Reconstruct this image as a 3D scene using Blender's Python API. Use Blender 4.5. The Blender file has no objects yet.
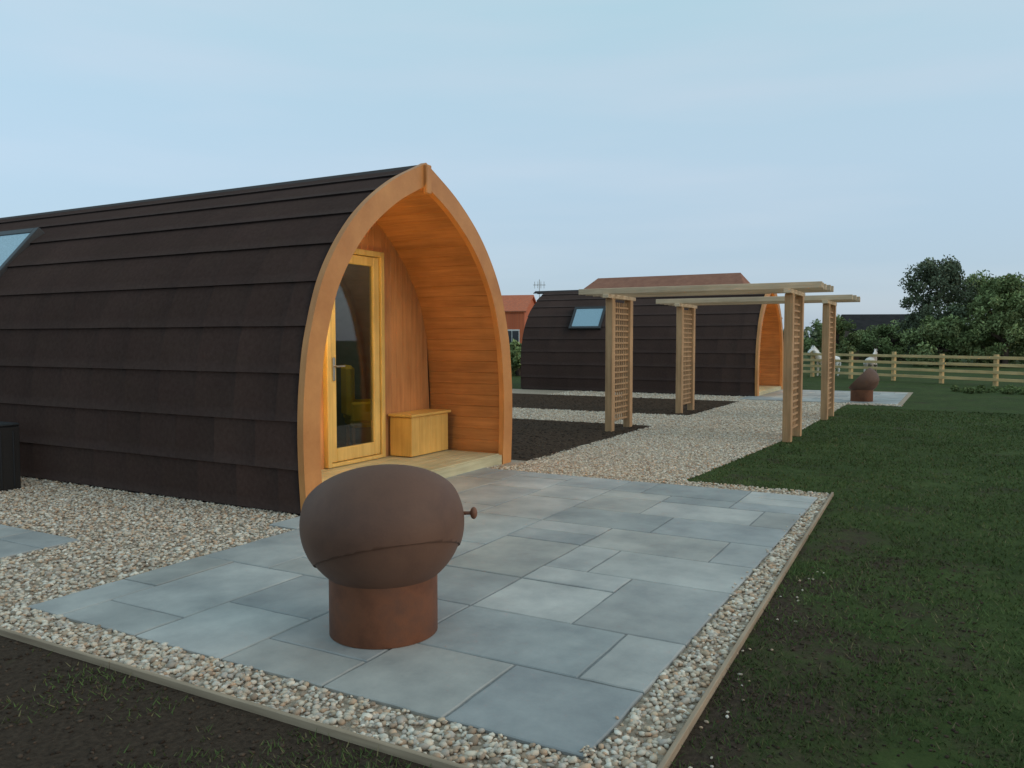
import bpy, bmesh, math, random
import numpy as np
from mathutils import Vector, Matrix, noise
random.seed(7); rng=np.random.default_rng(11)
scn=bpy.context.scene
col=scn.collection
PHI=math.radians(61.2); CA,SA=math.cos(PHI),math.sin(PHI)
O=(0.303,2.713)
def W(p,q,z=0.0): return (O[0]+p*CA-q*SA, O[1]+p*SA+q*CA, z)

# ---------------------------------------------------------------- materials
def new_mat(name):
    m=bpy.data.materials.new(name); m.use_nodes=True
    nt=m.node_tree; b=nt.nodes["Principled BSDF"]
    return m,nt,b
def N(nt,t,**k):
    n=nt.nodes.new(t)
    for a,v in k.items(): setattr(n,a,v)
    return n
def ramp(nt,stops):
    r=nt.nodes.new("ShaderNodeValToRGB"); e=r.color_ramp.elements
    while len(e)<len(stops): e.new(0.5)
    for i,(p,c) in enumerate(stops):
        e[i].position=p; e[i].color=(c[0],c[1],c[2],1)
    return r
def m_noise(name,c1,c2,scale=5,rough=.7,bump=.2,bscale=60,stretch=(1,1,1),attr=False,metal=0,c3=None,detail=6,bdist=.01,spec=.5,bstretch=None,big=None):
    m,nt,b=new_mat(name); L=nt.links.new
    tc=N(nt,"ShaderNodeTexCoord"); mp=N(nt,"ShaderNodeMapping"); mp.inputs["Scale"].default_value=stretch
    L(tc.outputs["Object"],mp.inputs[0])
    n=N(nt,"ShaderNodeTexNoise"); n.inputs["Scale"].default_value=scale; n.inputs["Detail"].default_value=detail; n.inputs["Roughness"].default_value=.65
    L(mp.outputs[0],n.inputs[0])
    st=[(.3,c1),(.7,c2)] if c3 is None else [(.28,c1),(.5,c2),(.72,c3)]
    r=ramp(nt,st); L(n.outputs[0],r.inputs[0])
    out=r.outputs[0]
    if attr:
        a=N(nt,"ShaderNodeAttribute",attribute_name="Col")
        mx=N(nt,"ShaderNodeMix",data_type='RGBA',blend_type='MULTIPLY'); mx.inputs[0].default_value=1
        L(out,mx.inputs[6]); L(a.outputs[0],mx.inputs[7]); out=mx.outputs[2]
    if big:
        nb=N(nt,"ShaderNodeTexNoise"); nb.inputs["Scale"].default_value=big[0]; nb.inputs["Detail"].default_value=5
        L(tc.outputs["Object"],nb.inputs[0]); rb=ramp(nt,[(.35,(big[1],)*3),(.65,(big[2],)*3)]); L(nb.outputs[0],rb.inputs[0])
        mb=N(nt,"ShaderNodeMix",data_type='RGBA',blend_type='MULTIPLY'); mb.inputs[0].default_value=1
        L(out,mb.inputs[6]); L(rb.outputs[0],mb.inputs[7]); out=mb.outputs[2]
    L(out,b.inputs["Base Color"])
    b.inputs["Roughness"].default_value=rough; b.inputs["Metallic"].default_value=metal
    b.inputs["Specular IOR Level"].default_value=spec
    if bump>0:
        n2=N(nt,"ShaderNodeTexNoise"); n2.inputs["Scale"].default_value=bscale; n2.inputs["Detail"].default_value=4
        mp2=N(nt,"ShaderNodeMapping"); mp2.inputs["Scale"].default_value=bstretch or stretch
        L(tc.outputs["Object"],mp2.inputs[0]); L(mp2.outputs[0],n2.inputs[0])
        bp=N(nt,"ShaderNodeBump"); bp.inputs["Strength"].default_value=bump; bp.inputs["Distance"].default_value=bdist
        L(n2.outputs[0],bp.inputs["Height"]); L(bp.outputs[0],b.inputs["Normal"])
    return m
def wood(name,c1,c2,axis,rough=.55,attr=False):
    s=[22,22,22]; s[axis]=1.3
    return m_noise(name,c1,c2,1.0,rough,.25,3.0,tuple(s),attr=attr,bdist=.004,big=(1.7,.82,1.12))
def plain(name,c,rough=.5,metal=0,emit=None,es=0):
    m,nt,b=new_mat(name)
    b.inputs["Roughness"].default_value=rough; b.inputs["Metallic"].default_value=metal
    n=N(nt,"ShaderNodeTexNoise"); n.inputs["Scale"].default_value=35
    r=ramp(nt,[(.3,tuple(x*.85 for x in c)),(.7,tuple(min(1,x*1.1) for x in c))]); nt.links.new(n.outputs[0],r.inputs[0]); nt.links.new(r.outputs[0],b.inputs["Base Color"])
    if emit:
        b.inputs["Emission Color"].default_value=(*emit,1); b.inputs["Emission Strength"].default_value=es
    return m
def glassmat(name,tint,refl=.06):
    m,nt,b=new_mat(name); nt.nodes.remove(b); L=nt.links.new
    o=nt.nodes["Material Output"]
    t=N(nt,"ShaderNodeBsdfTransparent"); t.inputs[0].default_value=(*tint,1)
    g=N(nt,"ShaderNodeBsdfGlossy"); g.inputs["Roughness"].default_value=.02; g.inputs[0].default_value=(.95,.97,1,1)
    lw=N(nt,"ShaderNodeLayerWeight"); lw.inputs[0].default_value=.5
    pw=N(nt,"ShaderNodeMath",operation='POWER'); pw.inputs[1].default_value=3.5; L(lw.outputs["Facing"],pw.inputs[0])
    ad=N(nt,"ShaderNodeMath",operation='ADD'); ad.inputs[1].default_value=refl; ad.use_clamp=True; L(pw.outputs[0],ad.inputs[0])
    mx=N(nt,"ShaderNodeMixShader"); L(ad.outputs[0],mx.inputs[0]); L(t.outputs[0],mx.inputs[1]); L(g.outputs[0],mx.inputs[2]); L(mx.outputs[0],o.inputs[0])
    return m

OR1=(.40,.165,.052); OR2=(.60,.275,.098)
M={}
M['larch_y']=wood("stained_timber_along",(.34,.130,.038),(.54,.230,.074),1)
M['larch_z']=wood("stained_timber_upright",OR1,OR2,2)
M['larch_x']=wood("stained_timber_across",OR1,OR2,0)
M['ring']=m_noise("arch_timber",(.46,.175,.045),(.64,.28,.085),2.2,.5,.15,30,(1,3,1))
M['deck']=wood("decking_timber",(.42,.37,.22),(.60,.54,.34),0)
M['box_z']=wood("box_timber",(.60,.34,.08),(.74,.46,.13),2)
M['box_x']=wood("box_lid_timber",(.60,.34,.08),(.74,.46,.13),0)
M['pine_z']=wood("pine_upright",(.38,.205,.095),(.60,.36,.185),2,.75)
M['pine_y']=wood("pine_along",(.58,.40,.24),(.78,.59,.40),1,.7)
M['fence']=wood("fence_timber",(.54,.36,.15),(.72,.52,.26),0,.8)
M['edge']=wood("edging_timber",(.28,.20,.13),(.45,.34,.23),0,.8)
M['door']=wood("door_timber",(.54,.34,.09),(.70,.48,.16),2,.45)
M['tile']=m_noise("shingle",(.042,.0265,.0225),(.058,.039,.034),26,.85,.4,220,attr=True,bdist=.003,spec=.2,big=(.9,.88,1.1))
M['dark']=plain("dark_felt",(.028,.019,.017),.9)
M['black']=plain("black_plastic",(.010,.010,.011),.5)
M['rust']=m_noise("rusted_steel",(.100,.050,.034),(.150,.074,.046),2.2,.62,.25,120,c3=(.122,.064,.044),metal=0,bdist=.002,spec=.4,big=(1.3,.88,1.1))
M['rust2']=m_noise("rusted_steel_base",(.130,.050,.028),(.22,.085,.043),5,.65,.35,120,c3=(.15,.07,.045),metal=0,bdist=.002,spec=.4,big=(2,.8,1.15))
M['steel']=plain("brushed_steel",(.6,.58,.54),.3,1)
M['glass']=glassmat("door_glass",(.80,.83,.83),.04)
M['skypaint']=plain("skylight_painted_sky",(.34,.50,.58),.08)  # pale blue base colour stands in for the sky reflected in the pane
M['frame']=plain("grey_frame",(.035,.037,.04),.5)
M['stone']=m_noise("gravel_stone",(.8,.8,.8),(1.0,1.0,1.0),60,.85,.0,attr=True,spec=.3)
M['yellow']=plain("yellow_fabric",(.80,.56,.03),.8)
M['wallin']=plain("inner_wall",(.17,.165,.15),.8)
M['slab']=m_noise("sandstone",(.68,.69,.70),(1.12,1.11,1.08),2.6,.6,.45,12,attr=True,bdist=.010,detail=12,big=(.8,.80,1.10))
M['grout']=m_noise("joint_mortar",(.20,.195,.185),(.30,.295,.28),30,.9,.2,80)
M['gbase']=m_noise("gravel_bed",(.30,.22,.15),(.54,.43,.32),45,.95,1.0,60,bdist=.02)
M['mulch']=m_noise("bark_soil",(.042,.025,.016),(.10,.062,.040),14,.95,1,30,bdist=.03,spec=.05)
def edgeq(p): return -.215+.165*max(0,min(1,(p+.3)/5.8))
def ground_mat():
    m,nt,b=new_mat("lawn"); L=nt.links.new
    tc=N(nt,"ShaderNodeTexCoord")
    sep=N(nt,"ShaderNodeSeparateXYZ"); L(tc.outputs["Object"],sep.inputs[0])
    def noise_(sc,d=6):
        n=N(nt,"ShaderNodeTexNoise"); n.inputs["Scale"].default_value=sc; n.inputs["Detail"].default_value=d; n.inputs["Roughness"].default_value=.7
        L(tc.outputs["Object"],n.inputs[0]); return n
    n1=noise_(.9); n2=noise_(40); n4=noise_(7)
    g=ramp(nt,[(.3,(.044,.067,.021)),(.55,(.064,.092,.029)),(.75,(.092,.120,.043))]); L(n4.outputs[0],g.inputs[0])
    g2=ramp(nt,[(.35,(.72,.73,.66)),(.65,(1.14,1.08,1.0))]); L(n1.outputs[0],g2.inputs[0])
    mu=N(nt,"ShaderNodeMix",data_type='RGBA',blend_type='MULTIPLY'); mu.inputs[0].default_value=1; L(g.outputs[0],mu.inputs[6]); L(g2.outputs[0],mu.inputs[7])
    s=ramp(nt,[(.3,(.034,.023,.016)),(.7,(.098,.068,.047))]); L(n2.outputs[0],s.inputs[0])
    mp=N(nt,"ShaderNodeMapRange"); mp.inputs[1].default_value=-.25; mp.inputs[2].default_value=.1; mp.inputs[3].default_value=.15; mp.inputs[4].default_value=0; L(sep.outputs[0],mp.inputs[0])
    mq=N(nt,"ShaderNodeMapRange"); mq.inputs[1].default_value=-1.3; mq.inputs[2].default_value=-.2; mq.inputs[3].default_value=.03; mq.inputs[4].default_value=.19; L(sep.outputs[1],mq.inputs[0])
    mr=N(nt,"ShaderNodeMapRange"); mr.inputs[1].default_value=1.5; mr.inputs[2].default_value=7; mr.inputs[3].default_value=1; mr.inputs[4].default_value=0; L(sep.outputs[0],mr.inputs[0])
    mm=N(nt,"ShaderNodeMath",operation='MULTIPLY'); L(mq.outputs[0],mm.inputs[0]); L(mr.outputs[0],mm.inputs[1])
    ad=N(nt,"ShaderNodeMath",operation='ADD'); L(mp.outputs[0],ad.inputs[0]); L(mm.outputs[0],ad.inputs[1])
    ad2=N(nt,"ShaderNodeMath",operation='ADD'); L(ad.outputs[0],ad2.inputs[0]); 
    nm=noise_(1.7,8); L(nm.outputs[0],ad2.inputs[1])
    fr=ramp(nt,[(.54,(0,0,0)),(.72,(1,1,1))]); L(ad2.outputs[0],fr.inputs[0])
    mx=N(nt,"ShaderNodeMix",data_type='RGBA'); L(fr.outputs[0],mx.inputs[0]); L(mu.outputs[2],mx.inputs[6]); L(s.outputs[0],mx.inputs[7])
    L(mx.outputs[2],b.inputs["Base Color"]); b.inputs["Roughness"].default_value=.95; b.inputs["Specular IOR Level"].default_value=.1
    bp=N(nt,"ShaderNodeBump"); bp.inputs["Strength"].default_value=.75; bp.inputs["Distance"].default_value=.025
    L(n2.outputs[0],bp.inputs["Height"]); L(bp.outputs[0],b.inputs["Normal"])
    return m
M['ground']=ground_mat()
def leafm(name,spec=.15):
    m,nt,b=new_mat(name); a=N(nt,"ShaderNodeAttribute",attribute_name="Col"); nt.links.new(a.outputs[0],b.inputs["Base Color"])
    b.inputs["Roughness"].default_value=.8; b.inputs["Specular IOR Level"].default_value=spec
    return m
M['leaf']=leafm("leaf"); M['blade']=leafm("grass_blade",.08); M['clod']=leafm("soil_clod",.05)
M['bark']=m_noise("bark",(.05,.035,.025),(.11,.08,.06),6,.9,.6,30,(1,1,.3))
def brickm():
    m,nt,b=new_mat("red_brick"); t=N(nt,"ShaderNodeTexBrick"); t.inputs["Color1"].default_value=(.66,.16,.06,1); t.inputs["Color2"].default_value=(.52,.12,.05,1); t.inputs["Mortar"].default_value=(.4,.22,.15,1); t.inputs["Scale"].default_value=4
    tc=N(nt,"ShaderNodeTexCoord"); nt.links.new(tc.outputs["Object"],t.inputs[0]); nt.links.new(t.outputs[0],b.inputs["Base Color"]); b.inputs["Roughness"].default_value=.9
    return m
M['brick']=brickm()
M['rooft']=m_noise("clay_tile",(.25,.100,.060),(.37,.16,.095),3,.9,.6,25,(1,1,1),bdist=.05)
M['barn']=m_noise("barn_sheet",(.022,.02,.02),(.045,.04,.04),2,.9,.3,20,spec=.1)
M['barnw']=m_noise("barn_wall",(.09,.065,.05),(.17,.12,.09),1.2,.9,.3,20,spec=.1)
M['winm']=plain("window_pane",(.03,.035,.04),.1)
M['white']=plain("white_paint",(.75,.74,.7),.5)

# ---------------------------------------------------------------- helpers
def link(o,parent=None):
    col.objects.link(o)
    if parent: o.parent=parent
    return o
def tag(o,label,cat,group=None,kind=None):
    o["label"]=label; o["category"]=cat
    if group: o["group"]=group
    if kind: o["kind"]=kind
    return o
def empty(name,loc,rz=0,scale=(1,1,1)):
    e=bpy.data.objects.new(name,None); e.empty_display_size=.3; e.location=loc; e.rotation_euler=(0,0,rz); e.scale=scale; link(e); return e
def pyobj(name,V,F,mat,parent=None,smooth=False):
    me=bpy.data.meshes.new(name); me.from_pydata([tuple(v) for v in V],[],F); me.validate()
    bm=bmesh.new(); bm.from_mesh(me); bmesh.ops.recalc_face_normals(bm,faces=bm.faces); bm.to_mesh(me); bm.free()
    me.materials.append(mat)
    if smooth: me.polygons.foreach_set("use_smooth",[True]*len(me.polygons))
    return link(bpy.data.objects.new(name,me),parent)
def bmobj(name,bm,mat,parent=None,smooth=False):
    me=bpy.data.meshes.new(name); bm.to_mesh(me); bm.free(); me.materials.append(mat)
    if smooth: me.polygons.foreach_set("use_smooth",[True]*len(me.polygons))
    return link(bpy.data.objects.new(name,me),parent)
def boxes(name,lst,mat,parent=None,bev=.004):
    bm=bmesh.new()
    for b in lst:
        mt=Matrix.Translation(b[:3])
        if len(b)>6: mt=mt@b[6].to_4x4()
        mt=mt@Matrix.Diagonal((b[3],b[4],b[5],1))
        bmesh.ops.create_cube(bm,size=1,matrix=mt)
    if bev>0: bmesh.ops.bevel(bm,geom=bm.edges[:],offset=bev,segments=1,affect='EDGES',clamp_overlap=True)
    return bmobj(name,bm,mat,parent)
def fast(name,V,F,C,mat,parent=None,smooth=False):
    V=np.asarray(V,np.float32); F=np.asarray(F,np.int32); k=F.shape[1]
    me=bpy.data.meshes.new(name); me.vertices.add(len(V)); me.vertices.foreach_set("co",V.ravel())
    me.loops.add(F.size); me.loops.foreach_set("vertex_index",F.ravel())
    me.polygons.add(len(F)); me.polygons.foreach_set("loop_start",np.arange(0,F.size,k,dtype=np.int32))
    try: me.polygons.foreach_set("loop_total",np.full(len(F),k,np.int32))
    except Exception: pass
    if smooth: me.polygons.foreach_set("use_smooth",np.ones(len(F),bool))
    me.update(calc_edges=True)
    if C is not None:
        a=me.color_attributes.new("Col",'FLOAT_COLOR','POINT'); c4=np.ones((len(V),4),np.float32); c4[:,:3]=C; a.data.foreach_set("color",c4.ravel())
    me.materials.append(mat)
    return link(bpy.data.objects.new(name,me),parent)

# ---------------------------------------------------------------- pod profile
pts=[(1.69,0),(1.715,.4),(1.72,.75),(1.695,1.1),(1.625,1.5),(1.43,2.02),(1.06,2.50),(.57,2.87),(0,3.15)]
def catmull(P,n=14):
    P=[np.array(p,float) for p in P]; P=[2*P[0]-P[1]]+P+[2*P[-1]-P[-2]]; out=[]
    for i in range(1,len(P)-2):
        for j in range(n):
            t=j/n; a,b,c,d=P[i-1:i+3]
            out.append(.5*((2*b)+(-a+c)*t+(2*a-5*b+4*c-d)*t*t+(-a+3*b-3*c+d)*t**3))
    out.append(P[-2]); return np.array(out)
base=catmull(pts)
def half(off):
    t=np.gradient(base,axis=0); t/=np.linalg.norm(t,axis=1)[:,None]
    nrm=np.stack([t[:,1],-t[:,0]],1)
    q=base+nrm*off
    q[0,1]=0
    k=q[q[:,0]>0.002]
    d=k[-1]-k[-3]; z=k[-1,1]+d[1]*(-k[-1,0]/d[0])
    return np.vstack([k,[0,z]])
class Poly:
    def __init__(s,P):
        s.P=P; s.d=np.concatenate([[0],np.cumsum(np.linalg.norm(np.diff(P,axis=0),axis=1))]); s.L=s.d[-1]
    def at(s,t): return np.array([np.interp(t,s.d,s.P[:,0]),np.interp(t,s.d,s.P[:,1])])
    def nrm(s,t):
        e=.02; v=s.at(min(t+e,s.L))-s.at(max(t-e,0)); v/=np.linalg.norm(v); return np.array([v[1],-v[0]])
def full(off):
    h=half(off); l=h.copy(); l[:,0]*=-1
    return np.vstack([l,h[::-1][1:]])
PB=Poly(base)

def band(name,offo,offi,y0,y1,mat,parent,zmin=0.0):
    a=Poly(half(offo)); b=Poly(half(offi)); n=60
    A=[a.at(a.L*i/n) for i in range(n+1)]; B=[b.at(b.L*i/n) for i in range(n+1)]
    def mir(X): return [(-p[0],p[1]) for p in X]+[(p[0],p[1]) for p in X[::-1][1:]]
    A=mir(A);B=mir(B); m=len(A); V=[];F=[]
    for y in (y0,y1):
        V+=[(x,y,max(z,zmin)) for x,z in A]; V+=[(x,y,max(z,zmin)) for x,z in B]
    for i in range(m-1):
        F.append((i,i+1,m+i+1,m+i)); F.append((2*m+i,2*m+i+1,3*m+i+1,3*m+i))
        F.append((i,i+1,2*m+i+1,2*m+i)); F.append((m+i,m+i+1,3*m+i+1,3*m+i))
    F.append((0,m,3*m,2*m)); F.append((m-1,2*m-1,4*m-1,3*m-1))
    return pyobj(name,V,F,mat,parent)

def build_pod(loc,length,sky0,skw,skz,zs):
    pod=empty("camping_pod",loc,PHI,(1,1,zs))
    band("roof_shell",0.0,-.10,0.012,length,M['dark'],pod)
    V=[];F=[];C=[]
    nc=10; Lc=PB.L/nc
    for sg in (-1,1):
        for i in range(nc):
            y=.010; first=True
            while y<length:
                w=random.uniform(.48,.50)
                if first: w*=random.choice([.5,1,.75]); first=False
                y2=min(y+w,length+.02)
                if y2-y<.08: y2=length+.02
                o=random.uniform(-.0008,.0008); c=random.uniform(.95,1.05)
                s0=i*Lc+ (0.03 if i==0 else random.uniform(-.0015,.0015)); s1=min((i+1)*Lc+.03,PB.L)
                ns=4; k0=len(V)
                for yy in (y+.0004,y2-.0004):
                    for j in range(ns+1):
                        t=s0+(s1-s0)*j/ns; p=PB.at(t); n=PB.nrm(t); oo=.030-.020*j/ns+o
                        for of in (oo,.002):
                            q=p+n*of; V.append((sg*max(q[0],0),yy,q[1])); C.append((c,c*random.uniform(.98,1.02),c))
                m=2*(ns+1)
                for j in range(ns):
                    a=k0+2*j; F.append((a,a+2,a+2+m,a+m))
                    F.append((a,a+1,a+3,a+2)); F.append((a+m,a+m+1,a+m+3,a+m+2))
                F.append((k0,k0+1,k0+1+m,k0+m))
                y=y2
    fast("roof_shingles",V,F,C,M['tile'],pod)
    rc=[]; y=-.03
    while y<length:
        for sg in (-1,1):
            rc.append((sg*.075,y+.24,3.15-.035+.010,.17,.49,.014,Matrix.Rotation(sg*math.radians(28),3,'Y')))
        y+=.48
    boxes("ridge_capping",rc,M['dark'],pod,.002)
    band("front_arch",.030,-.170,-.055,0.009,M['ring'],pod)
    boxes("arch_keystone",[(0,-.07,3.02,.085,.045,.28)],M['ring'],pod,.008)
    hp=Poly(half(-.12)); n=int(hp.L/.13); V=[];F=[]
    for sg in (-1,1):
        k0=len(V); cnt=0
        for i in range(n):
            for f,o in ((0,0.006),(.03,0),(.97,0),(1,0.006)):
                t=hp.L*(i+f)/n; p=hp.at(t); nn=hp.nrm(t); q=p+nn*o
                V.append((sg*max(q[0],0),0.010,max(q[1],.0))); V.append((sg*max(q[0],0),1.02,max(q[1],.0))); cnt+=1
        for j in range(cnt-1): F.append((k0+2*j,k0+2*j+1,k0+2*j+3,k0+2*j+2))
    pyobj("porch_lining",V,F,M['larch_y'],pod)
    hin=half(-.115)
    def ztop(x): return float(np.interp(abs(x),hin[::-1][:,0],hin[::-1][:,1]))
    dx0,dx1,dz1=-.33,.62,2.42
    V=[];F=[]; xs=list(np.arange(-1.60,1.60,.1))
    xs=sorted(set([round(v,4) for v in xs if not (abs(v-dx0)<.05 or abs(v-dx1)<.05)]+[dx0,dx1,1.60]))
    for x0,x1 in zip(xs[:-1],xs[1:]):
        inside=x0>=dx0-.001 and x1<=dx1+.001
        zb=dz1 if inside else .02
        k=len(V); g=.004
        for (xx,yy) in ((x0,1.0+g),(x0+g,1.0),(x1-g,1.0),(x1,1.0+g),(x1,1.06),(x0,1.06)):
            V.append((xx,yy,zb)); V.append((xx,yy,max(ztop(xx),zb+.01)))
        for j in range(6):
            j2=(j+1)%6; F.append((k+2*j,k+2*j2,k+2*j2+1,k+2*j+1))
        F.append(tuple(k+2*j for j in range(6))); F.append(tuple(k+2*j+1 for j in range(6)))
    pyobj("porch_wall",V,F,M['larch_z'],pod)
    fp=full(-.05); V=[(x,length-.02,z) for x,z in fp]; pyobj("rear_wall",V,[tuple(range(len(V)))],M['larch_z'],pod)
    fi=half(-.13); n_=len(fi); V=[];F=[]
    for sg in (-1,1):
        k=len(V)
        for x,z in fi: V+=[(sg*x,1.07,z),(sg*x,length-.05,z)]
        F+=[(k+2*j,k+2*j+1,k+2*j+3,k+2*j+2) for j in range(n_-1)]
    pyobj("inner_lining",V,F,M['wallin'],pod)
    dl=[]; yy=-.02; dh=1.52
    while yy<1.0:
        dl.append((0,yy+.07,.115,2*dh-.02,.134,.026)); yy+=.14
    dl.append((0,-.035,.06,2*dh-.02,.03,.115))
    boxes("porch_deck",dl,M['deck'],pod,.004)
    boxes("floor",[(0,(1.1+length)/2,.09,3.1,length-1.2,.05)],M['wallin'],pod,0)
    cx=(dx0+dx1)/2; w=dx1-dx0; zb=.135
    boxes("door_frame",[(dx0+.03,1.0,(zb+dz1)/2,.06,.11,dz1-zb),(dx1-.03,1.0,(zb+dz1)/2,.06,.11,dz1-zb),(cx,1.0,dz1-.03,w-.122,.11,.06),(cx,1.0,zb+.02,w-.122,.11,.04)],M['door'],pod,.006)
    a0,a1,z0,z1=dx0+.065,dx1-.065,zb+.045,dz1-.065
    door=boxes("door",[(a0+.05,1.0,(z0+z1)/2,.10,.06,z1-z0),(a1-.05,1.0,(z0+z1)/2,.10,.06,z1-z0),((a0+a1)/2,1.0,z1-.05,a1-a0-.202,.06,.10),((a0+a1)/2,1.0,z0+.07,a1-a0-.202,.06,.14)],M['door'],pod,.008)
    boxes("door_glass",[((a0+a1)/2,1.0,(z0+z1)/2+.02,a1-a0-.19,.012,z1-z0-.22)],M['glass'],door,0)
    boxes("door_handle",[(a0+.05,.962,1.15,.035,.014,.24),(a0+.05,.935,1.18,.018,.05,.018),(a0+.105,.914,1.18,.13,.018,.018)],M['steel'],door,.004)
    boxes("porch_light",[(-1.34,.34,1.84,.07,.2,.12)],M['frame'],pod,.01)
    z0_,z1_=skz
    t0=min((abs(PB.at(t)[1]-z0_),t) for t in np.linspace(0,PB.L,400))[1]; t1=min((abs(PB.at(t)[1]-z1_),t) for t in np.linspace(0,PB.L,400))[1]
    A=PB.at(t0);B=PB.at(t1); d=(B-A); Ls=np.linalg.norm(d); d/=Ls; nn=np.array([d[1],-d[0]])
    if nn[0]<0: nn=-nn
    mid=(A+B)/2+nn*.065
    R=Matrix(((0,-d[0],-nn[0]),(1,0,0),(0,d[1],nn[1])))
    def sb(u,v,wu,wv,h,dz=0):
        c=Vector((-mid[0],sky0+skw/2,mid[1]))+R@Vector((u,v,dz)); return (c.x,c.y,c.z,wu,wv,h,R)
    fr=boxes("roof_window",[sb(-skw/2,0,.08,Ls,.10),sb(skw/2,0,.08,Ls,.10),sb(0,Ls/2-.04,skw-.08,.08,.10),sb(0,-Ls/2+.04,skw-.08,.08,.10)],M['frame'],pod,.006)
    boxes("window_pane",[sb(0,0,skw-.07,Ls-.14,.02,.03)],M['skypaint'],fr,0)
    return pod

pod1=build_pod((-.888,8.06,0),8.3,4.85,1.05,(1.93,2.70),1.0)
tag(pod1,"dark shingled timber camping pod with open orange arched porch","camping pod","camping pods")
pod2=build_pod((7.02,22.08,0),6.75,4.35,.9,(1.83,2.5),.94)
tag(pod2,"dark shingled timber camping pod beyond the garden pergolas","camping pod","camping pods")

def plocal(pod,x,y,z):
    return Matrix.Translation(pod.location)@Matrix.Rotation(PHI,4,'Z')@Vector((x,y,z))
def point(name,loc,e,c,r,parent=None):
    l=bpy.data.lights.new(name,'POINT'); l.energy=e; l.color=c; l.shadow_soft_size=r
    o=bpy.data.objects.new(name,l); o.location=loc; link(o,parent); return o
glow=plain("lamp_glow",(1,.7,.35),.4,0,(1,.62,.2),4)
for pd,e in ((pod1,40),(pod2,34)):
    fx=[c for c in pd.children if c.name.startswith("porch_light")][0]
    boxes("lamp_lens",[(-1.295,.34,1.84,.02,.17,.09)],glow,fx,.004)
    point("porch_lamp",(-1.16,.42,1.80),e,(1,.78,.28),.06,pd)
point("room_fill",(.4,1.9,2.0),7,(1,.84,.6),.1,pod1)  # bare fill light added to brighten the room behind the door, no fixture

sb_=empty("storage_box",plocal(pod1,1.10,.82,.13),PHI)
boxes("box_body",[(0,0,.23,.74,.30,.44)]+[(x,-.152,.23,.006,.006,.42) for x in (-.22,-.11,0,.11,.22)],M['box_z'],sb_,.004)
boxes("box_lid",[(0,-.01,.47,.80,.335,.03)],M['box_x'],sb_,.006)
tag(sb_,"yellow-orange timber storage box on the porch deck beside the door","storage box")
ch=empty("armchair",plocal(pod1,1.08,1.62,.12),PHI+.9)
boxes("seat",[(0,0,.36,.40,.42,.14)],M['yellow'],ch,.04)
boxes("backrest",[(0,.2,.72,.40,.10,.62)],M['yellow'],ch,.04)
boxes("armrest",[(-.23,0,.48,.06,.42,.24)],M['yellow'],ch,.025)
boxes("armrest",[(.23,0,.48,.06,.42,.24)],M['yellow'],ch,.025)
for x in (-.17,.17):
    for y in (-.17,.17): boxes("leg",[(x,y,.15,.035,.035,.29)],M['pine_z'],ch,.003)
tag(ch,"yellow fabric armchair inside the pod behind the glass door","armchair")

# ---------------------------------------------------------------- ground sheets
def place(o):
    o.location=(O[0],O[1],0); o.rotation_euler=(0,0,PHI); return o
def sheet(name,rects,z,mat,label,cat,kind="structure",polys=()):
    V=[];F=[]
    for (p0,p1,q0,q1) in rects:
        k=len(V); V+=[(p0,q0,z),(p1,q0,z),(p1,q1,z),(p0,q1,z)]; F.append((k,k+1,k+2,k+3))
    for poly in polys:
        k=len(V); V+=[(a,b,z) for a,b in poly]; F.append(tuple(range(k,k+len(poly))))
    o=place(pyobj(name,V,F,mat)); tag(o,label,cat,kind=kind); return o
sheet("ground",[(-900,1400,-1100,1100)],0,M['ground'],"patchy green lawn and field with bare soil near the edging","ground")
def pathq(p): return 1.42-.25*max(0,min(1,(p-5.5)/4))
gr=[(10.5,12.6,3.38,13),(16.7,18.5,3.38,13),(17.2,22.4,0,1.17),(17.2,18.5,1.17,3.38),(5.48,6.0,3.38,12)]
sheet("gravel_path",gr,.005,M['gbase'],"pale stone gravel path and borders around the patios","path",polys=[[(-.28,-.205),(5.48,-.045),(5.48,9.5),(-.28,9.5)],[(5.48,1.42),(9.5,1.17),(17.2,1.17),(17.2,3.38),(5.48,3.38)]])
sheet("soil_bed",[(6.0,10.5,3.38,12),(12.6,16.7,3.38,12)],.009,M['mulch'],"dark freshly dug soil beds beside the gravel path","soil")

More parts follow.
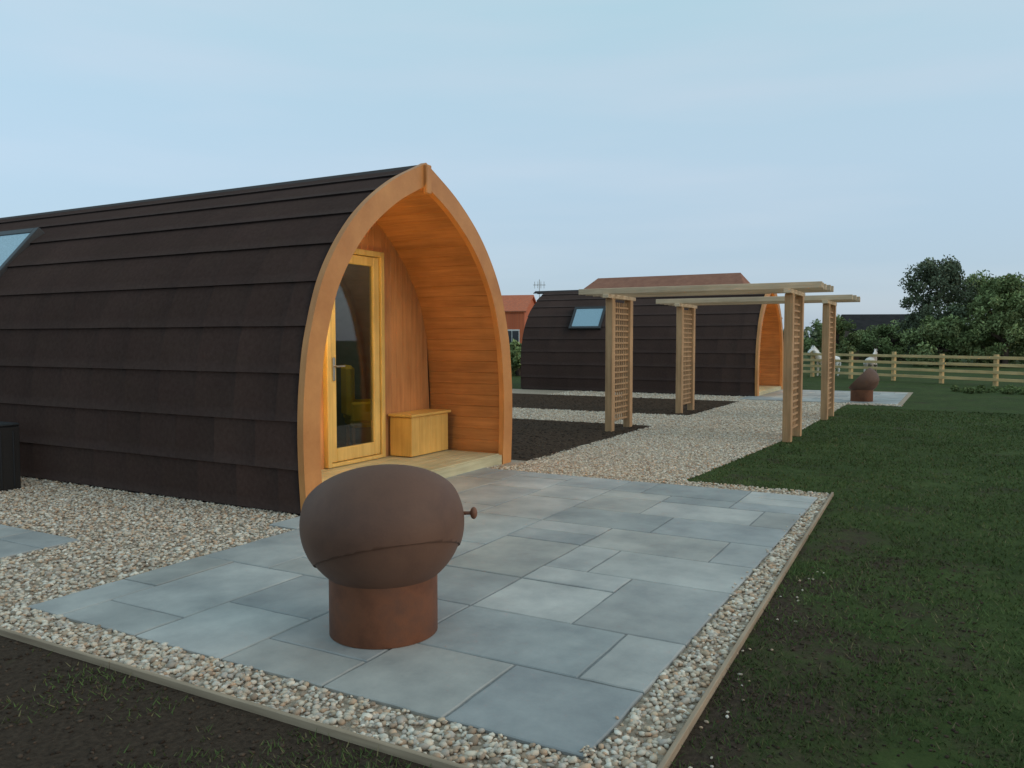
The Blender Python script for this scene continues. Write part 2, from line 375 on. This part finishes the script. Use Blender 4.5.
def patio(name,p0,q0,ncp,ncq,cp_,cq_,skip,label,seed,fixed=()):
    r=random.Random(seed); occ=np.zeros((ncp,ncq),bool)
    for s in skip: occ[s]=True
    V=[];F=[];C=[]
    cols=[(.42,.415,.395),(.45,.44,.415),(.37,.375,.365),(.49,.475,.445),(.46,.44,.40),(.395,.405,.39),(.51,.495,.46)]
    jobs=[]
    for (i,j,a,b) in fixed:
        occ[i:i+a,j:j+b]=True; jobs.append((i,j,a,b))
    for j in range(ncq):
        for i in range(ncp):
            if occ[i,j]: continue
            ss=[(3,2),(2,3),(2,2),(3,2),(2,3),(2,2),(2,1),(1,2)]; r.shuffle(ss); ss=ss+[(2,2),(2,1),(1,2),(1,1)]
            for (a,b) in ss:
                if i+a<=ncp and j+b<=ncq and not occ[i:i+a,j:j+b].any(): break
            occ[i:i+a,j:j+b]=True; jobs.append((i,j,a,b))
    for (i,j,a,b) in jobs:
        g=.005; x0,x1,y0,y1=p0+i*cp_+g,p0+(i+a)*cp_-g,q0+j*cq_+g,q0+(j+b)*cq_-g
        zt=.022+r.uniform(-.0015,.0015); tx=r.uniform(-.0015,.0015); ch=.006
        c=np.array(cols[r.randrange(len(cols))])*r.uniform(.88,1.08)
        k=len(V)
        def edge(x0,x1,y0,y1,z,wob):
            out=[]; nseg=5
            cs=[(x0,y0),(x1,y0),(x1,y1),(x0,y1)]
            for e in range(4):
                A,B=cs[e],cs[(e+1)%4]
                for s in range(nseg):
                    t=s/nseg; x=A[0]+(B[0]-A[0])*t; y=A[1]+(B[1]-A[1])*t
                    w=0 if s==0 else wob[e*nseg+s]
                    if e%2==0: y+=w
                    else: x+=w
                    out.append((x,y,z+tx*(x-x0)/(x1-x0)))
            return out
        wob=[r.uniform(-.0035,.0035) for _ in range(20)]
        L1=edge(x0,x1,y0,y1,.006,wob); L2=edge(x0,x1,y0,y1,zt-.005,wob); L3=edge(x0+ch,x1-ch,y0+ch,y1-ch,zt,wob)
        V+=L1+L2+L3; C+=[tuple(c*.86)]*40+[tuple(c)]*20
        for a_ in (0,20):
            for s in range(20):
                s2=(s+1)%20; F.append((k+a_+s,k+a_+s2,k+a_+20+s2,k+a_+20+s))
        F.append(tuple(range(k+40,k+60)))
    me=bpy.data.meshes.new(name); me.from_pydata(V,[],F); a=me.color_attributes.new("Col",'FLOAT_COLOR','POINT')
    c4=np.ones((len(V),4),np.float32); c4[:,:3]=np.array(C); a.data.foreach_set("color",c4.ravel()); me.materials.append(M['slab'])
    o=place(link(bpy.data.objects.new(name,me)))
    tag(o,label,"patio",kind="structure"); return o
sk=[(i,11) for i in range(7)]
fx=[(0,0,2,2),(2,0,2,1),(2,1,2,3),(0,2,2,2),(4,0,3,2),(0,4,1,2),(1,4,3,2),(7,0,2,3),(0,6,2,2),(2,6,2,2),(4,2,2,2)]
patio("patio",-.03,.035,18,12,.292,.298,sk,"blue-grey sandstone slab patio in front of the pod",5,fx)
sheet("patio_joint",[(-.02,5.215,.045,3.30),(2.03,5.215,3.30,3.60)],.015,M['grout'],"pale mortar joints between the patio slabs","mortar")
patio("patio",17.4,.1,14,11,.32,.32,[],"grey slab patio beside the second pod",8)
sheet("patio_joint",[(17.41,21.87,.11,3.61)],.015,M['grout'],"mortar joints of the second slab patio","mortar")
patio("paved_path",-.1,4.43,4,9,.28,.28,[],"narrow grey slab path in gravel beside the pod",3)
sheet("path_joint",[(-.09,1.01,4.44,6.94)],.015,M['grout'],"mortar joints of the narrow slab path","mortar")

def edging(A,B,label):
    a=Vector(W(*A)); b=Vector(W(*B)); d=b-a
    e=empty("edging_board",a,math.atan2(d.y,d.x)); length=d.length
    l=[];x=0
    while x<length:
        w=min(2.4,length-x); l.append((x+w/2,0,.004,w-.004,.020,.056)); x+=2.4
    boxes("board",l,M['edge'],e,.003)
    tag(e,label,"edging","timber edging boards")
edging((-.3,-.22),(5.5,-.052),"low timber edging board between gravel and lawn")
edging((-.30,-.195),(-.30,9.2),"low timber edging board between gravel and bare soil")

# ---------------------------------------------------------------- stones
t=(1+5**.5)/2
ICO=np.array([(-1,t,0),(1,t,0),(-1,-t,0),(1,-t,0),(0,-1,t),(0,1,t),(0,-1,-t),(0,1,-t),(t,0,-1),(t,0,1),(-t,0,-1),(-t,0,1)],float); ICO/=np.linalg.norm(ICO[0])
ICF=np.array([(0,11,5),(0,5,1),(0,1,7),(0,7,10),(0,10,11),(1,5,9),(5,11,4),(11,10,2),(10,7,6),(7,1,8),(3,9,4),(3,4,2),(3,2,6),(3,6,8),(3,8,9),(4,9,5),(2,4,11),(6,2,10),(8,6,7),(9,8,1)])
def stones(name,P,R,Z,pal,flat,mat,label,cat):
    n=len(P); P=np.array(P); R=np.array(R)
    v=np.repeat(ICO[None],n,0)*(1+rng.uniform(-.22,.22,(n,12,1)))
    s=np.stack([rng.uniform(.8,1.35,n),rng.uniform(.65,1.0,n),rng.uniform(flat*.7,flat*1.2,n)],1)*R[:,None]
    v=v*s[:,None,:]
    ang=rng.uniform(0,6.28,n); tl=rng.normal(0,.35,n)
    c,s_=np.cos(tl),np.sin(tl); y=v[:,:,1]*c[:,None]-v[:,:,2]*s_[:,None]; z=v[:,:,1]*s_[:,None]+v[:,:,2]*c[:,None]; v[:,:,1]=y; v[:,:,2]=z
    c,s_=np.cos(ang),np.sin(ang); x=v[:,:,0]*c[:,None]-v[:,:,1]*s_[:,None]; y=v[:,:,0]*s_[:,None]+v[:,:,1]*c[:,None]; v[:,:,0]=x; v[:,:,1]=y
    v[:,:,0]+=P[:,0:1]; v[:,:,1]+=P[:,1:2]; v[:,:,2]+=np.array(Z)[:,None]
    F=(ICF[None]+12*np.arange(n)[:,None,None]).reshape(-1,3)
    pal=np.array(pal); cc=pal[rng.integers(0,len(pal),n)]*rng.uniform(.8,1.12,(n,1)); C=np.repeat(cc,12,0)
    o=place(fast(name,v.reshape(-1,3),F,C,mat,None,True))
    return tag(o,label,cat,kind="stuff")
GP=[(.74,.62,.48),(.64,.47,.31),(.55,.48,.41),(.86,.80,.68),(.36,.25,.17),(.62,.40,.25),(.72,.61,.48),(.83,.74,.60),(.51,.43,.35),(.75,.63,.48)]
GP=[tuple(.80*c+.20*m for c,m in zip(g,(.70,.58,.45))) for g in GP]
P=[];R=[];Z=[]
def scat(p0,p1,q0,q1,dens,r0,r1,test=None,zz=(.003,.018)):
    n=int((p1-p0)*(q1-q0)*dens)
    for _ in range(n):
        p=random.uniform(p0,p1);q=random.uniform(q0,q1)
        if test and not test(p,q): continue
        r=random.uniform(r0,r1)*(1.35 if random.random()<.12 else 1); P.append((p,q));R.append(r);Z.append(random.uniform(*zz))
scat(-.285,-.03,-.19,3.31,2600,.008,.019)
scat(-.05,5.3,-.205,.03,2600,.008,.018,lambda p,q:q>edgeq(p)+.02)
scat(-.285,2.45,3.31,7.6,1800,.008,.018,lambda p,q: not(p<1.02 and -.1<p and 4.43<q<6.95) and not (p>2.0 and q<3.62))
scat(5.22,5.52,-.03,3.6,1700,.008,.017)
scat(5.48,10.5,1.12,3.42,1700,.009,.0165,lambda p,q:q>pathq(p)-.04,(.002,.012))
scat(10.5,17.3,1.12,3.42,900,.011,.021,None,(.002,.012))
scat(10.5,12.6,3.4,8.5,800,.011,.021,None,(.002,.012))
scat(16.7,18.5,3.4,8.5,500,.013,.024,None,(.002,.012))
scat(17.0,17.45,0.0,1.2,500,.013,.024)
for _ in range(30):
    P.append((random.uniform(-.4,3),random.gauss(-.28,.04)));R.append(random.uniform(.006,.011));Z.append(.005)
for _ in range(45):
    P.append((random.uniform(-.03,.04) if random.random()<.5 else random.uniform(0,5),random.uniform(.03,.07)));R.append(random.uniform(.005,.010));Z.append(.026)
stones("gravel_stones",P,R,Z,GP,.6,M['stone'],"loose cream, tan and grey gravel stones","gravel")
P=[];R=[];Z=[]
scat(6.0,10.5,3.4,7.5,420,.008,.026,None,(0,.008)); scat(12.6,16.7,3.4,8.5,160,.012,.03,None,(0,.008))
for _ in range(3000):
    P.append((random.uniform(-1.9,-.33),random.uniform(-.3,4.5)));R.append(random.uniform(.003,.012));Z.append(.002)
for _ in range(1400):
    P.append((random.uniform(-1.,3.5),random.uniform(-1.2,-.24)));R.append(random.uniform(.003,.011));Z.append(.002)
stones("soil_clods",P,R,Z,[(.080,.055,.038),(.06,.042,.03),(.10,.07,.05),(.045,.032,.024)],.6,M['clod'],"small dark clods of soil and bark","soil")

# ---------------------------------------------------------------- grass blades
def hard(p,q):
    if p>-.33 and q>edgeq(p)-.02 and p<5.55: return True
    if p>5.4 and q>pathq(p)-.05: return True
    if 17<p<22.3 and q>-.02: return True
    return False
BV=[];BC=[]; n=0
for _ in range(280000):
    r=1.7+ (random.random()**1.15)*17; th=random.uniform(-.66,.66)
    wx,wy=math.sin(th)*r,math.cos(th)*r
    X=wx-O[0];Y=wy-O[1]; p=X*CA+Y*SA; q=-X*SA+Y*CA
    if hard(p,q): continue
    soil=(.15 if p<-.25 else 0)+ (.03+max(0,min(1,(q+1.3)/1.1))*.17)*max(0,min(1,(7-p)/5.5))
    nv=.5+.5*noise.fractal(Vector((p*1.7,q*1.7,3.1)),1,2,4)
    if nv*.9+soil> .61+random.uniform(-.12,.22): continue
    k=1+r*.22
    h=random.uniform(.010,.026)*(1+.012*r); w=.0018*k
    a=random.uniform(0,6.28); dx,dy=math.cos(a)*w,math.sin(a)*w; la=random.uniform(0,6.28); l=random.uniform(.4,1.5)*h
    BV+= [(p-dx,q-dy,0),(p+dx,q+dy,0),(p+math.cos(la)*l,q+math.sin(la)*l,h)]
    tone=.82+.4*noise.noise(Vector((p*.6,q*.6,9)))
    g=random.uniform(.82,1.18)*(tone+.15); c=(.092*g,.130*g,.043*g) if random.random()<.88 else (.17*g,.15*g,.075*g)
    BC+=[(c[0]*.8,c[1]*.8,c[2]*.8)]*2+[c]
    n+=1
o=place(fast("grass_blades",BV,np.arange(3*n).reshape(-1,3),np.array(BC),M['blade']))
tag(o,"short patchy green lawn grass","grass",kind="stuff")

# ---------------------------------------------------------------- fire pit
def firepit(loc,rz,scale,label):
    root=empty("fire_pit",loc,rz,(scale,)*3)
    def lathe(prof,n=72):
        V=[];F=[]
        for i in range(n):
            a=2*math.pi*i/n
            for r,z in prof: V.append((r*math.cos(a),r*math.sin(a),z))
        m=len(prof)
        for i in range(n):
            for j in range(m-1):
                a=i*m+j; b=((i+1)%n)*m+j; F.append((a,b,b+1,a+1))
        return V,F
    V,F=lathe([(.255,0),(.258,.0),(.264,.003),(.264,.280),(.267,.284),(.267,.292),(.262,.296),(.255,.292),(.255,0)])
    pyobj("base_drum",V,F,M['rust2'],root,True)
    def shell(name,rx,rz_,planes,mat,cz,th=.010):
        bm=bmesh.new(); bmesh.ops.create_uvsphere(bm,u_segments=96,v_segments=64,radius=1,matrix=Matrix.Translation((0,0,cz))@Matrix.Diagonal((rx,rx,rz_,1)))
        for co,no in planes:
            bmesh.ops.bisect_plane(bm,geom=bm.verts[:]+bm.edges[:]+bm.faces[:],plane_co=co,plane_no=no,clear_outer=True)
        ob=bmobj(name,bm,mat,root,True)
        md=ob.modifiers.new("Solidify",'SOLIDIFY'); md.thickness=th; md.offset=-1
        return ob
    e=math.radians(43); cz=.535
    def rimpl(d,tilt=-.12):
        no=Vector((tilt,math.cos(e),math.sin(e))).normalized(); return ((0,no.y*d,cz+no.z*d),tuple(no))
    shell("bowl",.390,.342,[rimpl(.03)],M['rust'],cz)
    dr=Vector((.14,-.34,-.93)).normalized()
    shell("hood",.398,.348,[rimpl(.085),(tuple(Vector((0,0,cz))+dr*.165),tuple(dr))],M['rust'],cz,.006)
    bm=bmesh.new()
    Rm=Matrix.Rotation(math.pi/2,4,'Y')
    bmesh.ops.create_cone(bm,segments=16,radius1=.009,radius2=.009,depth=.06,cap_ends=True,matrix=Matrix.Translation((.412,0,.575))@Rm)
    bmesh.ops.create_uvsphere(bm,u_segments=20,v_segments=12,radius=.030,matrix=Matrix.Translation((.444,0,.575))@Matrix.Diagonal((.6,1,1,1)))
    bmobj("handle",bm,M['rust2'],root,True)
    tag(root,label,"fire pit","rusted steel fire pits")
firepit((-.632,3.93,.022),math.radians(4),1.0,"rusty brown steel hooded fire pit on the slab patio")
firepit((8.2,18.95,.022),math.radians(50),.93,"rusty steel hooded fire pit near the second pod")

# ---------------------------------------------------------------- pergolas
def pergola(p,label):
    root=empty("garden_pergola",W(p,1.05),PHI)
    D=.8; S=2.7; H=2.10
    for y in (0,S):
        for x in (0,D): boxes("post",[(x,y,H/2,.12,.12,H)],M['pine_z'],root,.008)
        l=[]; xx=.12
        while xx<D-.07: l.append((xx,y+.011,1.1,.026,.020,1.9)); xx+=.094
        z=.18
        while z<2.05: l.append((D/2,y-.011,z,D-.122,.020,.026)); z+=.094
        boxes("trellis",l,M['pine_z'],root,0)
        boxes("head_rail",[(D/2,y,H+.03,D+.42,.10,.06)],M['pine_y'],root,.006)
    for k in range(5):
        x=-.14+k*(D+.28)/4
        boxes("beam",[(x+random.uniform(-.01,.01),S/2+random.uniform(-.02,.02),H+.061+.045,.045,S+.92+random.uniform(-.03,.03),.09)],M['pine_y'],root,.006)
    tag(root,label,"pergola","garden pergolas")
pergola(9.4,"timber pergola with trellis sides over the gravel path")
pergola(13.05,"timber pergola with trellis sides further along the path")

# ---------------------------------------------------------------- leaves / trees
def leafcloud(centers,rad,per,size,cols,zflat=1.0):
    V=[];C=[];n=0
    cs=np.array(centers); 
    for k,c in enumerate(cs):
        m=per; d=rng.normal(0,1,(m,3)); d/=np.linalg.norm(d,axis=1)[:,None]; d*=(rng.random((m,1))**.45)*rad[k]; d[:,2]*=zflat
        P0=c+d
        u=rng.normal(0,1,(m,3)); u/=np.linalg.norm(u,axis=1)[:,None]; w=np.cross(u,rng.normal(0,1,(m,3))); w/=np.linalg.norm(w,axis=1)[:,None]
        s=size*rng.uniform(.6,1.3,(m,1))
        q=np.stack([P0-u*s,P0+w*s*.5,P0+u*s,P0-w*s*.5],1)
        V.append(q.reshape(-1,3)); br=rng.uniform(.7,1.3)
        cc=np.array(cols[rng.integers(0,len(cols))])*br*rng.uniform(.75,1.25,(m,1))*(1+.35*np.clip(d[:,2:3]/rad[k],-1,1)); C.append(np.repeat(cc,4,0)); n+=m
    V=np.concatenate(V);C=np.concatenate(C); return V,np.arange(4*n).reshape(-1,4),C
def tree(name,loc,H,Wd,seed,cols,label,base=.22,nc=55,per=170,size=.095):
    global rng
    rng=np.random.default_rng(seed); r=random.Random(seed)
    root=empty(name,loc,r.uniform(0,6))
    bm=bmesh.new(); lay=bm.verts.layers.skin.verify()
    v0=bm.verts.new((0,0,0)); v0[lay].radius=(.16,.16); v0[lay].use_root=True
    prev=v0; tips=[]
    for i in range(1,6):
        v=bm.verts.new((r.uniform(-.12,.12)*i,r.uniform(-.12,.12)*i,H*.15*i)); rr=.16*(1-i/6.5); v[lay].radius=(rr,rr); bm.edges.new((prev,v))
        if i>=2:
            for _ in range(3):
                a=r.uniform(0,6.28); l=Wd*r.uniform(.25,.45); w=bm.verts.new(v.co+Vector((math.cos(a)*l,math.sin(a)*l,H*r.uniform(.06,.16)))); w[lay].radius=(rr*.35,rr*.35); bm.edges.new((v,w)); tips.append(w.co.copy())
        prev=v
    tips.append(prev.co.copy())
    tr=bmobj("trunk",bm,M['bark'],root); tr.modifiers.new("Skin",'SKIN')
    cen=[];rad=[]
    for i in range(nc):
        a=r.uniform(0,6.28); h=r.random(); env=math.sin(math.pi*min(1,(h*.85+.12)))**.6
        rr=Wd/2*env*(r.random()**.5)
        cen.append((math.cos(a)*rr,math.sin(a)*rr,H*(base+(1-base)*h*.97))); rad.append(Wd*r.uniform(.08,.16))
    for tp in tips: cen.append(tuple(tp)); rad.append(Wd*.12)
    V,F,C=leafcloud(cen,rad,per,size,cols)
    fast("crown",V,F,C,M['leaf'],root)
    tag(root,label,"tree"); return root
DK=[(.125,.15,.09),(.145,.17,.10),(.11,.13,.08)]
LG=[(.19,.235,.095),(.215,.26,.11),(.165,.21,.085)]
tree("tree",(24.6,47,0),6.2,4.2,3,DK,"dark green full crowned tree behind the field fence",.12,nc=85)
tree("tree",(29.5,51,0),5.5,4.8,4,LG,"bright green bushy tree behind the field fence",.08,75)
tree("tree",(26.4,43.5,0),4.6,4.0,5,LG,"yellow-green round tree beside the field fence",.05,75)
tree("tree",(23.4,44,0),2.7,3.6,9,LG,"green spreading shrubby tree beyond the field fence",.05,44)
tree("tree",(20.9,53,0),2.7,3.4,6,LG,"small green tree beside the dark barn",.1,38)
tree("tree",(25.6,55,0),2.3,4.4,16,LG,"low spreading green tree in front of the dark barn",.05,40)
tree("tree",(.35,33,0),1.3,1.8,12,LG,"small low green bush between the pods",.05,22)
tree("tree",(34,55,0),5.6,5,13,DK,"dark green tree at the field edge",.1)
rng=np.random.default_rng(77)
cen=[];rad=[]
for i in range(420):
    f=random.random(); cen.append((-30+150*f+random.uniform(-1,1),105+random.uniform(-3,3),random.uniform(.3,2.6+1.2*noise.noise(Vector((f*14,0,0)))))); rad.append(random.uniform(.9,1.7))
V,F,C=leafcloud(cen,rad,50,.45,DK); o=fast("distant_hedge",V,F,C,M['leaf']); tag(o,"far dark green hedge line across the fields","hedge",kind="stuff")
def shrub(name,loc,w,h,seed,label,cols=LG,n=14,per=120,size=.05):
    global rng; rng=np.random.default_rng(seed)
    cen=[];rad=[]
    for i in range(n): cen.append((random.uniform(-w/2,w/2),random.uniform(-w/4,w/4),random.uniform(.0*h,.5*h))); rad.append(h*.5)
    root=empty(name,loc); V,F,C=leafcloud(cen,rad,per,size,cols,.8); fast("foliage",V,F,C,M['leaf'],root)
    bm=bmesh.new(); bmesh.ops.create_cone(bm,segments=6,radius1=.012,radius2=.004,depth=h*.8,cap_ends=True,matrix=Matrix.Translation((0,0,h*.4)))
    bmobj("stem",bm,M['bark'],root)
    tag(root,label,"plant")
shrub("low_shrub",(14.1,22.3,0),3.4,.22,21,"low green weedy mound in front of the field fence",[(.12,.16,.06),(.14,.18,.07)],n=60,per=140,size=.035)

# ---------------------------------------------------------------- fences
def fence(p0,p1,label,sp=1.85,h=.97):
    d=Vector((p1[0]-p0[0],p1[1]-p0[1],0)); L=d.length; root=empty("field_fence",(p0[0],p0[1],0),math.atan2(d.y,d.x))
    n=int(L/sp); pm=None
    for i in range(n+1):
        if pm is None: pm=boxes("post",[(0,0,.5,.12,.12,h+.06)],M['fence'],root,.01)
        else:
            o=pm.copy(); o.name="post"; col.objects.link(o); o.parent=root; o.location=(i*sp,0,random.uniform(-.03,.02))
    for z in (.20,.43,.66,.89): boxes("rail",[(L/2,.08,z,L,.04,.095)],M['fence'],root,.004)
    tag(root,label,"fence","post and rail field fences")
fence((17.75,20.55),(9.5,36.9),"pale timber post and rail fence around the field")
fence((9.4,37.3),(-14,50),"pale timber post and rail fence behind the pods")

# ---------------------------------------------------------------- buildings
def house(loc,rz,w,l,eave,apex,hip,wallm,roofm,label,name="house",wins=True):
    root=empty(name,loc,rz)
    V=[(-l/2,-w/2,0),(l/2,-w/2,0),(l/2,w/2,0),(-l/2,w/2,0),(-l/2,-w/2,eave),(l/2,-w/2,eave),(l/2,w/2,eave),(-l/2,w/2,eave)]
    F=[(0,1,5,4),(1,2,6,5),(2,3,7,6),(3,0,4,7)]
    if hip==0:
        V+=[(-l/2,0,apex-.06),(l/2,0,apex-.06)]; F+=[(4,7,8),(5,6,9)]
    pyobj("wall",V,F,wallm,root)
    ov=.15 if hip==0 else .3; hx=l/2-hip+ (ov if hip==0 else 0)
    ez=eave-(apex-eave)/(w/2)*ov+.02
    V=[(-l/2-ov,-w/2-ov,ez),(l/2+ov,-w/2-ov,ez),(l/2+ov,w/2+ov,ez),(-l/2-ov,w/2+ov,ez),(-hx,0,apex),(hx,0,apex)]
    F=[(0,1,5,4),(2,3,4,5),(1,2,5),(3,0,4)] if hip else [(0,1,5,4),(2,3,4,5)]
    rf=pyobj("roof",V,F,roofm,root); md=rf.modifiers.new("Solidify",'SOLIDIFY'); md.thickness=.12
    if wins:
        for x in (-l/4,l/4):
            w_=boxes("window",[(x,-w/2-.01,1.6,1.1,.06,1.2)],M['white'],root,.01)
            boxes("pane",[(x-.26,-w/2-.045,1.6,.46,.02,1.0),(x+.26,-w/2-.045,1.6,.46,.02,1.0)],M['winm'],w_,0)
        boxes("door",[(0,-w/2-.02,1.05,.95,.06,2.1)],M['white'],root,.01)
    else:
        boxes("door",[(l*.2,-w/2-.03,.9,1.8,.06,1.75)],M['dark'],root,.01)
    tag(root,label,"building")
house((7.55,39.9,0),-math.radians(28.8),6.4,9.2,2.7,4.6,1.0,M['brick'],M['rooft'],"long low house with red-brown tiled hipped roof")
house((-.3,60,0),-.25,4.6,3.6,3.55,4.75,0,M['brick'],M['brick'],"small orange-red brick house with gabled roof")
house((26.9,60,0),math.radians(-8),5,4.6,2.2,3.35,0,M['barnw'],M['barn'],"low dark roofed barn beyond the field fence",name="barn",wins=False)
ar=empty("tv_aerial",(2.02,60,0))
boxes("mast",[(0,0,2.95,.06,.06,5.9)],M['steel'],ar,0)
boxes("antenna",[(0,0,5.5,.9,.05,.05)]+[(-.35+.23*i,0,5.5,.04,.05,.5) for i in range(4)],M['steel'],ar,0)
boxes("crossbar",[(0,0,4.9,.5,.05,.05)],M['steel'],ar,0)
tag(ar,"thin metal tv aerial on a tall mast","aerial")

bn=empty("storage_bin",plocal(pod1,-2.27,3.68,0),PHI)
boxes("bin_body",[(0,0,.31,.36,.80,.62)]+[(0,-.403,.3,.02,.012,.55),(-.12,-.403,.3,.02,.012,.55),(.12,-.403,.3,.02,.012,.55)],M['black'],bn,.015)
boxes("bin_lid",[(0,0,.635,.37,.81,.03)],M['black'],bn,.012)
tag(bn,"black plastic storage bin beside the pod wall","bin")
# ---------------------------------------------------------------- ponies
def pony(loc,rz,sc,mat,manem,label):
    root=empty("pony",loc,rz,(sc,)*3)
    bm=bmesh.new(); lay=bm.verts.layers.skin.verify()
    def ch(prev,pl):
        for x,y,z,r in pl:
            v=bm.verts.new((x,y,z)); v[lay].radius=(r,r)
            if prev is not None: bm.edges.new((prev,v))
            prev=v
        return prev
    pel=bm.verts.new((.42,0,.74)); pel[lay].radius=(.18,.2); pel[lay].use_root=True
    mid=ch(pel,[(.08,0,.70,.2)]); chest=ch(mid,[(-.28,0,.72,.19)])
    ch(chest,[(-.44,0,.86,.13),(-.58,0,.99,.09),(-.69,0,1.10,.075),(-.80,0,1.03,.062),(-.91,0,.94,.042)])
    ch(pel,[(.58,0,.78,.05),(.67,0,.6,.045),(.69,0,.34,.03)])
    for s in (-1,1):
        ch(pel,[(.44,s*.12,.58,.11),(.36,s*.13,.46,.07),(.52,s*.13,.27,.042),(.47,s*.13,.07,.033),(.44,s*.13,.02,.042)])
        ch(chest,[(-.30,s*.11,.55,.085),(-.29,s*.12,.43,.055),(-.31,s*.12,.25,.04),(-.32,s*.12,.07,.031),(-.34,s*.12,.02,.04)])
    b=bmobj("body",bm,mat,root,True); b.modifiers.new("Skin",'SKIN').use_smooth_shade=True; md=b.modifiers.new("Sub",'SUBSURF'); md.levels=1; md.render_levels=1
    bm=bmesh.new()
    for s in (-1,1): bmesh.ops.create_cone(bm,segments=8,radius1=.03,radius2=.003,depth=.11,matrix=Matrix.Translation((-.67,s*.045,1.2)))
    bmobj("ear",bm,mat,root)
    boxes("mane",[(-.53,0,1.07,.34,.03,.12,Matrix.Rotation(math.radians(42),3,'Y')),(-.72,0,1.15,.10,.04,.07)],manem,root,.01)
    tag(root,label,"pony","ponies in the field")
mw=m_noise("white_coat",(.80,.78,.74),(.90,.88,.85),4,.9,.1)
mp_=m_noise("patched_coat",(.22,.14,.09),(.86,.84,.80),1.6,.9,.1,detail=1)
pony((12.5,32.2,0),.35,1.0,mw,mw,"small white pony standing with head raised in field")
pony((14.1,31.8,0),math.pi+.9,.9,mp_,mw,"small brown and white patched pony behind the fence")

# ---------------------------------------------------------------- world & light
w=bpy.data.worlds.new("World"); scn.world=w; w.use_nodes=True; nt=w.node_tree; L=nt.links.new
bg=nt.nodes["Background"]; out=nt.nodes["World Output"]
sky=N(nt,"ShaderNodeTexSky"); sky.sky_type='NISHITA'; sky.sun_disc=False; sky.sun_elevation=math.radians(9); sky.sun_rotation=math.radians(112); sky.ozone_density=3
L(sky.outputs[0],bg.inputs[0]); bg.inputs[1].default_value=.05
tc=N(nt,"ShaderNodeTexCoord"); sp=N(nt,"ShaderNodeSeparateXYZ"); L(tc.outputs["Generated"],sp.inputs[0])
rp=ramp(nt,[(0,(.40,.50,.63)),(.06,(.43,.54,.67)),(.2,(.49,.63,.74)),(.45,(.47,.69,.755)),(1,(.42,.60,.66))]); L(sp.outputs[2],rp.inputs[0])
mpn=N(nt,"ShaderNodeMapping"); mpn.inputs["Scale"].default_value=(1.0,1.0,7); L(tc.outputs["Generated"],mpn.inputs[0])
nz=N(nt,"ShaderNodeTexNoise"); nz.inputs["Scale"].default_value=2.0; nz.inputs["Detail"].default_value=5; nz.inputs["Roughness"].default_value=.45; L(mpn.outputs[0],nz.inputs[0])
cr=ramp(nt,[(.45,(0,0,0)),(.78,(.45,.45,.45))]); L(nz.outputs[0],cr.inputs[0])
mx=N(nt,"ShaderNodeMix",data_type='RGBA'); L(cr.outputs[0],mx.inputs[0]); L(rp.outputs[0],mx.inputs[6]); mx.inputs[7].default_value=(.66,.70,.77,1)
b2=N(nt,"ShaderNodeBackground"); L(mx.outputs[2],b2.inputs[0]); b2.inputs[1].default_value=.88
ads=N(nt,"ShaderNodeAddShader"); L(bg.outputs[0],ads.inputs[0]); L(b2.outputs[0],ads.inputs[1]); L(ads.outputs[0],out.inputs[0])
sl=bpy.data.lights.new("sun",'SUN'); sl.energy=.75; sl.color=(1,.74,.54); sl.angle=math.radians(40)
so=bpy.data.objects.new("sun",sl); link(so)
az=math.radians(112); el=math.radians(20); sd=Vector((math.sin(az)*math.cos(el),math.cos(az)*math.cos(el),math.sin(el)))
so.rotation_euler=sd.to_track_quat('Z','Y').to_euler(); so.location=sd*30

cam=bpy.data.cameras.new("camera"); cam.sensor_width=36; cam.lens=810/1024*36; cam.clip_end=3000
co=bpy.data.objects.new("camera",cam); co.location=(0,0,1.45); co.rotation_euler=(math.radians(90-3.108),0,0); link(co); scn.camera=co
scn.view_settings.view_transform='Standard'; scn.view_settings.look='None'; scn.view_settings.exposure=0
